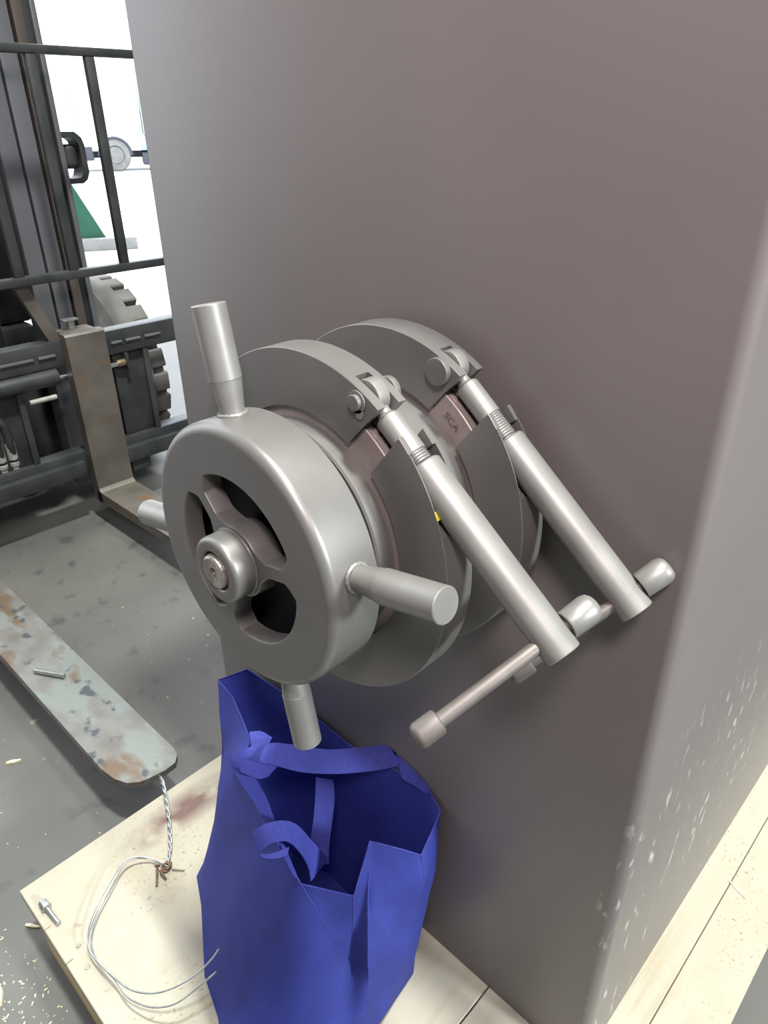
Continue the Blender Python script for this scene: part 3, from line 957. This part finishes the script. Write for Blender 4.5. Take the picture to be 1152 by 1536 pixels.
TW = [(-1.0005, 0.3942, -0.0120), (-0.9647, 0.3847, 0.0060), (-0.9253, 0.3690, 0.0120), (-0.8868, 0.3514, 0.0140), (-0.8535, 0.3338, 0.0140), (-0.8273, 0.3174, 0.0120), (-0.8091, 0.3005, 0.0080)]
for ph in (0, math.pi):
    put('twisted_strand', a_tube(B(), helix(TW, 0.0021, ph, 6), 0.0019, 8), 'zinc', wire, 60)
kn = B()
c = Vector((-0.8048, 0.2963, 0.0060))
for k in range(3):
    a_tube(kn, [c + Vector((0.006 * math.cos(w * 0.7 + k), 0.0065 * math.sin(w * 0.7 + k) + 0.002 * (k - 1), 0.003 * math.sin(w * 0.5 + 2 * k))) for w in range(10)], 0.0017, 8)
put('knot', kn, 'rusty_nail', wire, 60)
put('loose_end', a_tube(B(), smooth_path([(-0.8032, 0.2978, 0.0060), (-0.8316, 0.2855, 0.0120), (-0.8490, 0.2626, 0.0220), (-0.8495, 0.2416, 0.0240), (-0.8301, 0.2052, 0.0220), (-0.8087, 0.1710, 0.0180), (-0.7835, 0.1488, 0.0180), (-0.7563, 0.1400, 0.0200), (-0.7245, 0.1405, 0.0240), (-0.6900, 0.1445, 0.0300), (-0.6508, 0.1509, 0.0400), (-0.6199, 0.1659, 0.0500), (-0.5976, 0.1856, 0.0620), (-0.5813, 0.2141, 0.0750), (-0.5745, 0.2374, 0.0880), (-0.5739, 0.2537, 0.0980)], 6), 0.0013, 8), 'zinc', wire, 60)
put('loose_end', a_tube(B(), smooth_path([(-0.8029, 0.2974, 0.0050), (-0.8309, 0.2848, 0.0100), (-0.8474, 0.2647, 0.0180), (-0.8477, 0.2422, 0.0200), (-0.8268, 0.2072, 0.0180), (-0.8051, 0.1749, 0.0140), (-0.7834, 0.1538, 0.0120), (-0.7566, 0.1439, 0.0130), (-0.7235, 0.1425, 0.0160), (-0.6932, 0.1452, 0.0200), (-0.6548, 0.1452, 0.0260), (-0.6221, 0.1540, 0.0340), (-0.5975, 0.1669, 0.0440), (-0.5788, 0.1843, 0.0560), (-0.5675, 0.2107, 0.0700), (-0.5589, 0.2370, 0.0840)], 6), 0.0013, 8), 'zinc', wire, 60)


def nail(a, b, r, label, head=True, m='rusty_nail'):
    a, b = Vector(a), Vector(b)
    d = (b - a).normalized()
    bm = a_cyl(B(), a, b, r, r * 0.9, 10)
    if head:
        a_cyl(bm, a - d * 0.001, a + d * 0.001, r * 2.0, None, 12)
    return tag(put('nail', bm, m, None, 30), label, 'nail', 'rusty nails by the wire knot')


nail((-0.8129, 0.2846, 0.0120), (-0.7882, 0.2671, 0.0030), 0.0022, 'straight rusty nail lying left of the wire knot')
nail((-0.8050, 0.2842, 0.0080), (-0.7875, 0.2840, 0.0030), 0.0022, 'short rusty nail lying under the wire knot', False)
nail((-0.7958, 0.3007, 0.0050), (-0.7797, 0.3146, 0.0030), 0.0018, 'pale bent nail pointing right of the wire knot', False, 'nail_grey')

# loose hexagon bolt near the corner
bt = thing('hex_bolt', (-0.8784, 0.1235, 0.0000), 'zinc hexagon bolt lying near the platform corner', 'bolt')
pa, pb = Vector((-0.8946, 0.1251, 0.0085)), Vector((-0.8422, 0.1279, 0.0055))
d = (pb - pa).normalized()
put('bolt_head', a_cyl(B(), pa, pa + d * 0.010, 0.0066, None, 6, 0.0006), 'zinc', bt, 30)
put('nut', a_cyl(B(), pa + d * 0.0105, pa + d * 0.0165, 0.0080, None, 6, 0.0006), 'zinc', bt, 30)
pr = [(0.0165, 0), (0.0165, 0.0038)]
q = 0.018
while q < (pb - pa).length:
    pr += [(q, 0.0038), (q + 0.0006, 0.0032), (q + 0.0012, 0.0038)]
    q += 0.0016
pr += [((pb - pa).length, 0.0)]
put('threaded_shank', a_lathe(B(), pr, pa, d, 16), 'zinc', bt, 40)


def splinter(name, a, b, w, label, cat='splinter'):
    a, b = Vector(a), Vector(b)
    d = (b - a).normalized()
    s = Vector((0, 0, 1)).cross(d).normalized()
    bm = B()
    L = (b - a).length
    top = [a + s * w * 0.3, a + d * L * 0.4 + s * w * 0.5, b + s * w * 0.15, b - s * w * 0.2, a + d * L * 0.5 - s * w * 0.5, a - s * w * 0.35]
    lo = [bm.verts.new(p) for p in top]
    hi = [bm.verts.new(p + Vector((0, 0, w * 0.5))) for p in top]
    for k in range(6):
        j = (k + 1) % 6
        bm.faces.new((lo[k], lo[j], hi[j], hi[k]))
    bm.faces.new(lo[::-1])
    bm.faces.new(hi)
    return tag(put(name, bm, 'wood_chip', None, 0), label, cat)


splinter('wood_splinter', (-1.3686, 0.2217, -0.1200), (-1.3546, 0.2476, -0.1200), 0.009, 'pale wood splinter on the floor beside the worn fork')
splinter('wood_splinter', (-0.1131, 0.9206, 0.0000), (-0.0818, 0.9076, 0.0000), 0.0035, 'thin wood sliver on the platform right of the enclosure')
splinter('wood_splinter', (-0.9767, 0.1018, -0.1200), (-0.9554, 0.1171, -0.1200), 0.006, 'pale wood splinter sticking out under the platform corner')
splinter('wood_chip', (-0.9097, 0.0240, -0.1200), (-0.8747, 0.0189, -0.1200), 0.02, 'white chip on the floor at the lower left edge', 'chip')
tag(put('steel_dowel', a_cyl(B(), (-1.4596, 0.3519, 0.0062), (-1.3917, 0.3911, 0.0062), 0.0058, None, 18, 0.0008), 'zinc', None, 30), 'short bright zinc dowel lying on the worn fork blade', 'dowel')

random.seed(4)
bm = B()


def chip(p, s):
    a = random.uniform(0, math.pi)
    d = Vector((math.cos(a), math.sin(a), 0)) * s
    e = Vector((-math.sin(a), math.cos(a), 0)) * s * random.uniform(0.2, 0.5)
    h = Vector((0, 0, s * 0.3))
    p = Vector(p)
    q = [p - d - e, p + d - e * 0.6, p + d * 0.8 + e, p - d * 0.9 + e * 0.8]
    lo = [bm.verts.new(c) for c in q]
    hi = [bm.verts.new(c + h) for c in q]
    for k in range(4):
        j = (k + 1) % 4
        bm.faces.new((lo[k], lo[j], hi[j], hi[k]))
    bm.faces.new(hi)
    bm.faces.new(lo[::-1])


for k in range(260):
    x = random.gauss(-0.86, 0.09)
    y = random.gauss(0.02, 0.05)
    if y < 0.10:
        chip((x, y, FLOOR), random.choice((0.0012, 0.0015, 0.002, 0.003)))
for k in range(90):
    chip((random.uniform(-2.1, -0.97), random.uniform(-0.1, 0.9), FLOOR), random.choice((0.0012, 0.0018, 0.003)))
tag(put('sawdust', bm, 'wood_chip', None, 0), 'pale sawdust flecks scattered over the floor', 'sawdust', kind='stuff')

# ------------------------------------------------------------------ forklift forks
HX = -2.217
tipL = [(-1.085, 0.0), (-1.045, 0.006), (-1.018, 0.018), (-1.003, 0.036), (-0.998, 0.055), (-0.993, 0.085), (-0.996, 0.108), (-1.010, 0.121), (-1.030, 0.126)]


def fork(y0, w, blade_m, shank_m, label):
    t = thing('fork', (HX, y0 + w / 2, -0.05), label, 'fork', 'forklift forks')
    k = w / 0.126
    plan = [(HX - 0.02, 0.0)] + [(x, y * k) for x, y in tipL] + [(HX - 0.02, w)]
    bm = B()
    hi, lo = [], []
    for x, y in plan:
        f = (x - HX) / (-1.0 - HX)
        hi.append(bm.verts.new((x, y0 + y, 0.0)))
        lo.append(bm.verts.new((x, y0 + y, -0.040 + 0.026 * max(0, f) ** 1.5)))
    n = len(plan)
    for i in range(n):
        j = (i + 1) % n
        bm.faces.new((lo[i], lo[j], hi[j], hi[i]))
    bm.faces.new(hi)
    bm.faces.new(lo[::-1])
    bevel_all(bm, 0.0028, 2, 30)
    put('blade', bm, blade_m, t, 40)
    bm = B()
    a_prism(bm, [(HX - 0.043, -0.040), (HX - 0.012, -0.040), (HX + 0.012, -0.036), (HX + 0.012, 0.0002), (HX + 0.006, 0.004), (HX, 0.012), (HX - 0.002, 0.050), (HX - 0.002, 0.528), (HX - 0.010, 0.534), (HX - 0.043, 0.534)], 'y', y0, y0 + w)
    bevel_all(bm, 0.0025, 2, 50)
    put('shank', bm, shank_m, t, 30)
    bm = B()
    a_box(bm, HX - 0.105, HX - 0.044, y0 + 0.01, y0 + w - 0.01, 0.5155, 0.5335, 0.003)
    put('top_hook', bm, shank_m, t)
    bm = a_cyl(B(), (HX - 0.075, y0 + 0.055, 0.534), (HX - 0.075, y0 + 0.055, 0.560), 0.010, None, 16, 0.001)
    a_box(bm, HX - 0.090, HX - 0.060, y0 + 0.030, y0 + 0.080, 0.560, 0.566, 0.002)
    put('latch_pin', bm, 'zinc', t)
    return t


fork(0.322, 0.126, 'fork_worn', 'fork_brown', 'worn pale fork blade reaching to the platform corner, tied by wire')
fork(0.893, 0.128, 'fork_brown', 'fork_brown', 'brown steel fork with upright shank hung on the dark carriage')

# ------------------------------------------------------------------ forklift
CY = 0.67
FX = HX - 0.046
t = thing('forklift', (-3.6, CY, FLOOR), 'dark forklift with mast, carriage and load backrest facing the platform', 'forklift')
bm = a_box(B(), FX - 0.060, FX, 0.02, 1.335, 0.432, 0.512, 0.006)
put('carriage_bar', bm, 'lift_paint', t)
bm = a_box(B(), FX - 0.060, FX - 0.0005, 0.02, 1.335, 0.055, 0.140, 0.006)
put('carriage_bar', bm, 'lift_paint', t)
for a, b in ((1.055, 1.092), (1.106, 1.160), (1.176, 1.235), (0.70, 0.80), (0.815, 0.868)):
    put('notch_strip', a_box(B(), FX - 0.001, FX + 0.006, a, b, 0.468, 0.4755, 0.001), 'mast_steel', t)
put('carriage_ledge', a_box(B(), FX - 0.012, FX + 0.022, 0.02, 0.315, 0.060, 0.112, 0.004), 'lift_paint', t)
put('carriage_ledge', a_box(B(), FX - 0.012, FX + 0.022, 0.455, 0.88, 0.060, 0.112, 0.004), 'lift_paint', t)
put('carriage_ledge', a_box(B(), FX - 0.012, FX + 0.022, 1.030, 1.32, 0.055, 0.110, 0.004), 'lift_paint', t)
for a, b in ((1.060, 1.178), (0.162, 0.280), (0.60, 0.74)):
    put('carriage_plate', a_box(B(), FX - 0.075, FX - 0.020, a, b, 0.1401, 0.4319, 0.003), 'lift_dark', t)
    put('carriage_plate_lug', a_box(B(), FX - 0.075, FX - 0.005, b - 0.012, b + 0.008, 0.1401, 0.4319, 0.002), 'lift_paint', t)
put('foot_hook', a_box(B(), FX - 0.05, FX + 0.01, 1.045, 1.115, 0.010, 0.054, 0.004), 'lift_dark', t)
put('side_shift_cylinder', a_cyl(B(), (FX - 0.005, 0.45, 0.405), (FX - 0.005, 0.862, 0.405), 0.026, None, 28, 0.003), 'lift_paint', t)
rod = put('side_shift_rod', a_cyl(B(), (FX - 0.008, 0.862, 0.398), (FX - 0.008, 1.066, 0.398), 0.0095, None, 20), 'chrome', t, 30, 'bright chrome piston rod')
put('rod_end', a_cyl(B(), (FX - 0.008, 1.066, 0.398), (FX - 0.008, 1.094, 0.398), 0.0125, None, 12, 0.001), 'brass', rod)
put('rod_bracket', a_box(B(), FX - 0.03, FX + 0.008, 1.094, 1.104, 0.375, 0.4315, 0.002), 'lift_dark', t)
put('grease_pipe', a_cyl(B(), (FX + 0.004, 0.758, 0.345), (FX + 0.004, 0.842, 0.345), 0.008, None, 14), 'fitting_white', t)
# load backrest
bb = put('load_backrest', a_box(B(), FX - 0.028, FX + 0.006, 0.0, 1.345, 0.686, 0.711, 0.004), 'lift_paint', t, 35, 'open welded load backrest of square bars')
put('top_bar', a_box(B(), FX - 0.024, FX + 0.002, 0.0, 1.345, 1.271, 1.294, 0.005), 'lift_paint', bb)
for yc in (0.015, 0.148, 0.316, 0.484, 0.652, 0.822, 0.988, 1.156, 1.330):
    put('upright_bar', a_box(B(), FX - 0.022, FX, yc - 0.014, yc + 0.014, 0.7105, 1.2715, 0.003), 'lift_paint', bb)
for s in (0, 1):
    f = lambda y: y if s == 0 else 2 * CY - y
    bm = B()
    pts = [(f(0.800), 0.690), (f(0.838), 0.690), (f(0.905), 0.512), (f(0.868), 0.512)]
    a_prism(bm, pts, 'x', FX - 0.045, FX - 0.018)
    bevel_all(bm, 0.002)
    put('backrest_brace', bm, 'fork_brown', bb)
# mast: two columns of nested rails
for s in (0, 1):
    f = (lambda y: y) if s == 0 else (lambda y: 2 * CY - y)
    for nm, ya, yb, xa, xb, m in (('inner_rail', 0.915, 0.9700, -2.520, -2.440, 'mast_steel'), ('inner_web', 0.9702, 0.9785, -2.56, -2.475, 'lift_dark'), ('middle_rail', 0.979, 1.030, -2.560, -2.445, 'mast_steel'),
                                  ('outer_web', 1.0302, 1.0395, -2.60, -2.475, 'lift_dark'), ('outer_rail', 1.040, 1.072, -2.600, -2.445, 'mast_rust'), ('outer_flange', 1.0722, 1.100, -2.640, -2.470, 'lift_dark'), ('edge_strip', 1.1002, 1.118, -2.640, -2.458, 'mast_steel')):
        y0, y1 = sorted((f(ya), f(yb)))
        put(nm, a_box(B(), xa, xb, y0, y1, -0.05, 2.7, 0.004), m, t)
put('mast_crosshead', a_box(B(), -2.60, -2.45, 0.24, 1.10, 2.50, 2.699, 0.01), 'lift_dark', t)
put('lift_cylinder', a_cyl(B(), (-2.60, 0.80, 0.0), (-2.60, 0.80, 2.3), 0.042, None, 28, 0.004), 'lift_dark', t)
put('lift_cylinder', a_cyl(B(), (-2.60, 0.54, 0.0), (-2.60, 0.54, 2.3), 0.042, None, 28, 0.004), 'lift_dark', t)
# hose roller in its bracket
bm = B()
ro = [(1.1182, 1.083), (1.160, 1.083), (1.180, 1.066), (1.186, 1.045), (1.186, 0.965), (1.176, 0.945), (1.160, 0.935), (1.1182, 0.935)]
ri = [(1.1182, 1.066), (1.150, 1.066), (1.164, 1.056), (1.168, 1.042), (1.168, 0.970), (1.162, 0.957), (1.152, 0.951), (1.1182, 0.951)]
lo = [[bm.verts.new((x, y, z)) for y, z in pl] for pl in (ro, ri) for x in (-2.53, -2.46)]
for k in range(7):
    bm.faces.new((lo[0][k], lo[0][k + 1], lo[1][k + 1], lo[1][k]))
    bm.faces.new((lo[2][k], lo[2][k + 1], lo[3][k + 1], lo[3][k]))
    bm.faces.new((lo[0][k], lo[0][k + 1], lo[2][k + 1], lo[2][k]))
    bm.faces.new((lo[1][k], lo[1][k + 1], lo[3][k + 1], lo[3][k]))
for k in (0, 7):
    bm.faces.new((lo[0][k], lo[1][k], lo[3][k], lo[2][k]))
br = put('roller_bracket', bm, 'lift_paint', t, 40)
put('roller', a_lathe(B(), rounded([(0, 0), (0, 0.020), (0.012, 0.026), (0.058, 0.026), (0.070, 0.020), (0.070, 0)], 0.004, 3), (-2.495, 1.143, 0.978), (0, 0, 1), 28), 'lift_dark', br)
put('roller_nut', a_cyl(B(), (-2.495, 1.186, 0.985), (-2.495, 1.195, 0.985), 0.010, None, 6), 'lift_paint', br)
# hoses with crimped ends
for dy in (0.0, 0.036):
    h = put('hydraulic_hose', a_tube(B(), smooth_path([(FX - 0.03, 0.64 + dy, 0.13), (FX - 0.02, 0.640 + dy, 0.22), (FX - 0.02, 0.630 + dy, 0.30), (FX - 0.06, 0.56 + dy, 0.36), (FX - 0.15, 0.52 + dy, 0.36)], 6), 0.013, 14), 'hose_rubber', t, 60)
    put('crimp_fitting', a_lathe(B(), [(0, 0.0), (0, 0.012), (0.012, 0.012), (0.013, 0.015), (0.024, 0.015), (0.026, 0.012), (0.034, 0.012), (0.035, 0.0155), (0.090, 0.0155), (0.092, 0.0)], (FX - 0.026, 0.640 + dy, 0.141), (0.02, 0, 1), 20), 'fitting_white', h, 30)
# wheels
for s in (0, 1):
    yi = 1.132 if s == 0 else 2 * CY - 1.132 - 0.215
    c = Vector((-2.80, yi, 0.235))
    R_ = 0.355
    tr = put('front_tire', a_lathe(B(), [(0.005, 0.10), (0.0, 0.16), (0.0, 0.225), (0.010, 0.262), (0.035, 0.285), (0.052, 0.300), (0.060, R_ - 0.020), (0.075, R_ - 0.004), (0.155, R_ - 0.004), (0.16, R_ - 0.030), (0.215, R_ - 0.035), (0.215, 0.16), (0.21, 0.10)], c, (0, 1, 0), 72), 'tire_rubber', t, 40)
    for k in range(24):
        a2 = 2 * math.pi * k / 24
        bm = B()
        da = 0.098
        pts = [(c.x + r * math.cos(a2 + q), c.z + r * math.sin(a2 + q)) for r, q in ((R_ - 0.034, -da), (R_ - 0.008, -da), (R_ - 0.004, -da * 0.8), (R_ - 0.004, da * 0.8), (R_ - 0.008, da), (R_ - 0.034, da))]
        a_prism(bm, pts, 'y', c.y + 0.1555, c.y + 0.213)
        put('tread_lug', bm, 'tire_rubber', tr, 0)
    put('wheel_hub', a_lathe(B(), [(0.02, 0), (0.02, 0.09), (0.006, 0.10), (0.006, 0.12), (0.19, 0.12), (0.19, 0)], c, (0, 1, 0), 32), 'lift_dark', t)
# chassis behind the mast
put('chassis', a_box(B(), -5.0, -2.95, 0.25, 1.09, -0.07, 0.42, 0.03), 'lift_dark', t)
put('drive_axle', a_box(B(), -2.93, -2.66, 0.20, 1.12, -0.07, 0.34, 0.03), 'lift_dark', t)
put('bonnet_cover', a_box(B(), -4.9, -3.31, 0.27, 1.07, 0.4202, 0.74, 0.05, 4), 'body_green', t)
put('dash_cowl', a_box(B(), -3.30, -2.98, 0.22, 1.115, 0.4202, 1.60, 0.03), 'lift_dark', t)
put('side_cover', a_box(B(), -2.975, -2.92, 0.80, 0.955, 0.60, 0.668, 0.008), 'body_green', t)
put('counterweight', a_box(B(), -5.3, -4.7, 0.2, 1.14, 0.0, 0.95, 0.08, 4), 'body_green', t)
for k in range(6):
    put('vent_slat', a_box(B(), -2.979, -2.962, 0.70, 0.98, 0.86 + 0.045 * k, 0.880 + 0.045 * k, 0.002), 'lift_paint', t)

# ------------------------------------------------------------------ out in the yard
ph = math.atan2(0.886, 0.463)


def yard(c, bm):
    m = Matrix.Translation(Vector(c)) @ Matrix.Rotation(ph, 4, 'Z')
    bmesh.ops.transform(bm, matrix=m, verts=bm.verts)
    return bm


TC = (-22.2212, 11.6305, -0.1250)
t = thing('truck', TC, 'pale washed-out truck parked far outside the doorway', 'truck')
put('cargo_box', yard(TC, a_box(B(), 0.9, 6.0, 0.0, 2.2, 0.95, 3.2, 0.06)), 'truck_white', t)
put('cab', yard(TC, a_prism(B(), [(-1.45, 0.55), (0.75, 0.55), (0.75, 2.7), (-0.7, 2.7), (-1.35, 1.6)], 'y', 0.02, 2.18)), 'truck_white', t, 0)
put('side_skirt', yard(TC, a_box(B(), 0.75, 1.9, 0.02, 2.15, 0.55, 0.94, 0.04)), 'truck_teal', t)
put('side_window', yard(TC, a_box(B(), -0.75, 0.45, 0.0, 0.03, 1.6, 2.35, 0.01)), 'truck_white', t)
put('door_gap', yard(TC, a_box(B(), -0.98, -0.94, -0.005, 0.03, 0.7, 2.2)), 'truck_teal', t)
put('mirror', yard(TC, a_box(B(), 0.80, 0.86, -0.2, -0.05, 1.6, 2.1, 0.02)), 'truck_teal', t)
put('chassis_rail', yard(TC, a_box(B(), -1.4, 5.9, 0.6, 1.6, 0.35, 0.56, 0.03)), 'truck_dark', t)
put('wheel_arch', yard(TC, a_prism(B(), [(0.50 * math.cos(a), 0.43 + 0.50 * math.sin(a)) for a in [math.pi * k / 14 for k in range(15)]], 'y', 0.012, 0.30)), 'truck_dark', t, 0)
put('fuel_tank', yard(TC, a_box(B(), 0.75, 1.5, 0.10, 0.6, 0.15, 0.50, 0.05)), 'truck_dark', t)
put('front_step', yard(TC, a_box(B(), -1.5, -0.62, 0.0, 0.4, 0.30, 0.68, 0.04)), 'truck_dark', t)
for x in (0.0, 4.3):
    w = put('wheel', yard(TC, a_lathe(B(), [(0, 0), (0, 0.22), (0.02, 0.24), (-0.02, 0.27), (0, 0.40), (0.05, 0.43), (0.22, 0.43), (0.25, 0.38), (0.25, 0)], (x, 0.0, 0.43), (0, 1, 0), 36)), 'tire_rubber', t)
SP = Vector((-8.1677, 3.6587, -0.1250))
tag(put('pale_slab', yard(SP, a_box(B(), -0.9, 0.62, 0.0, 0.35, 0.0, 0.125, 0.015)), 'pale_stone', None, 35), 'pale stone slab lying in the yard beyond the mast', 'slab')
bm = a_prism(B(), [(-0.6, 0.0), (0.21, 0.0), (-0.09, 0.66), (-0.27, 1.05), (-0.6, 1.05)], 'y', 0.0, 0.05)
tag(put('green_panel', yard(SP + Vector((-0.05, 0.12, 0.125)), bm), 'green_paint', None, 0), 'dark green sloped panel standing on the pale slab', 'panel')
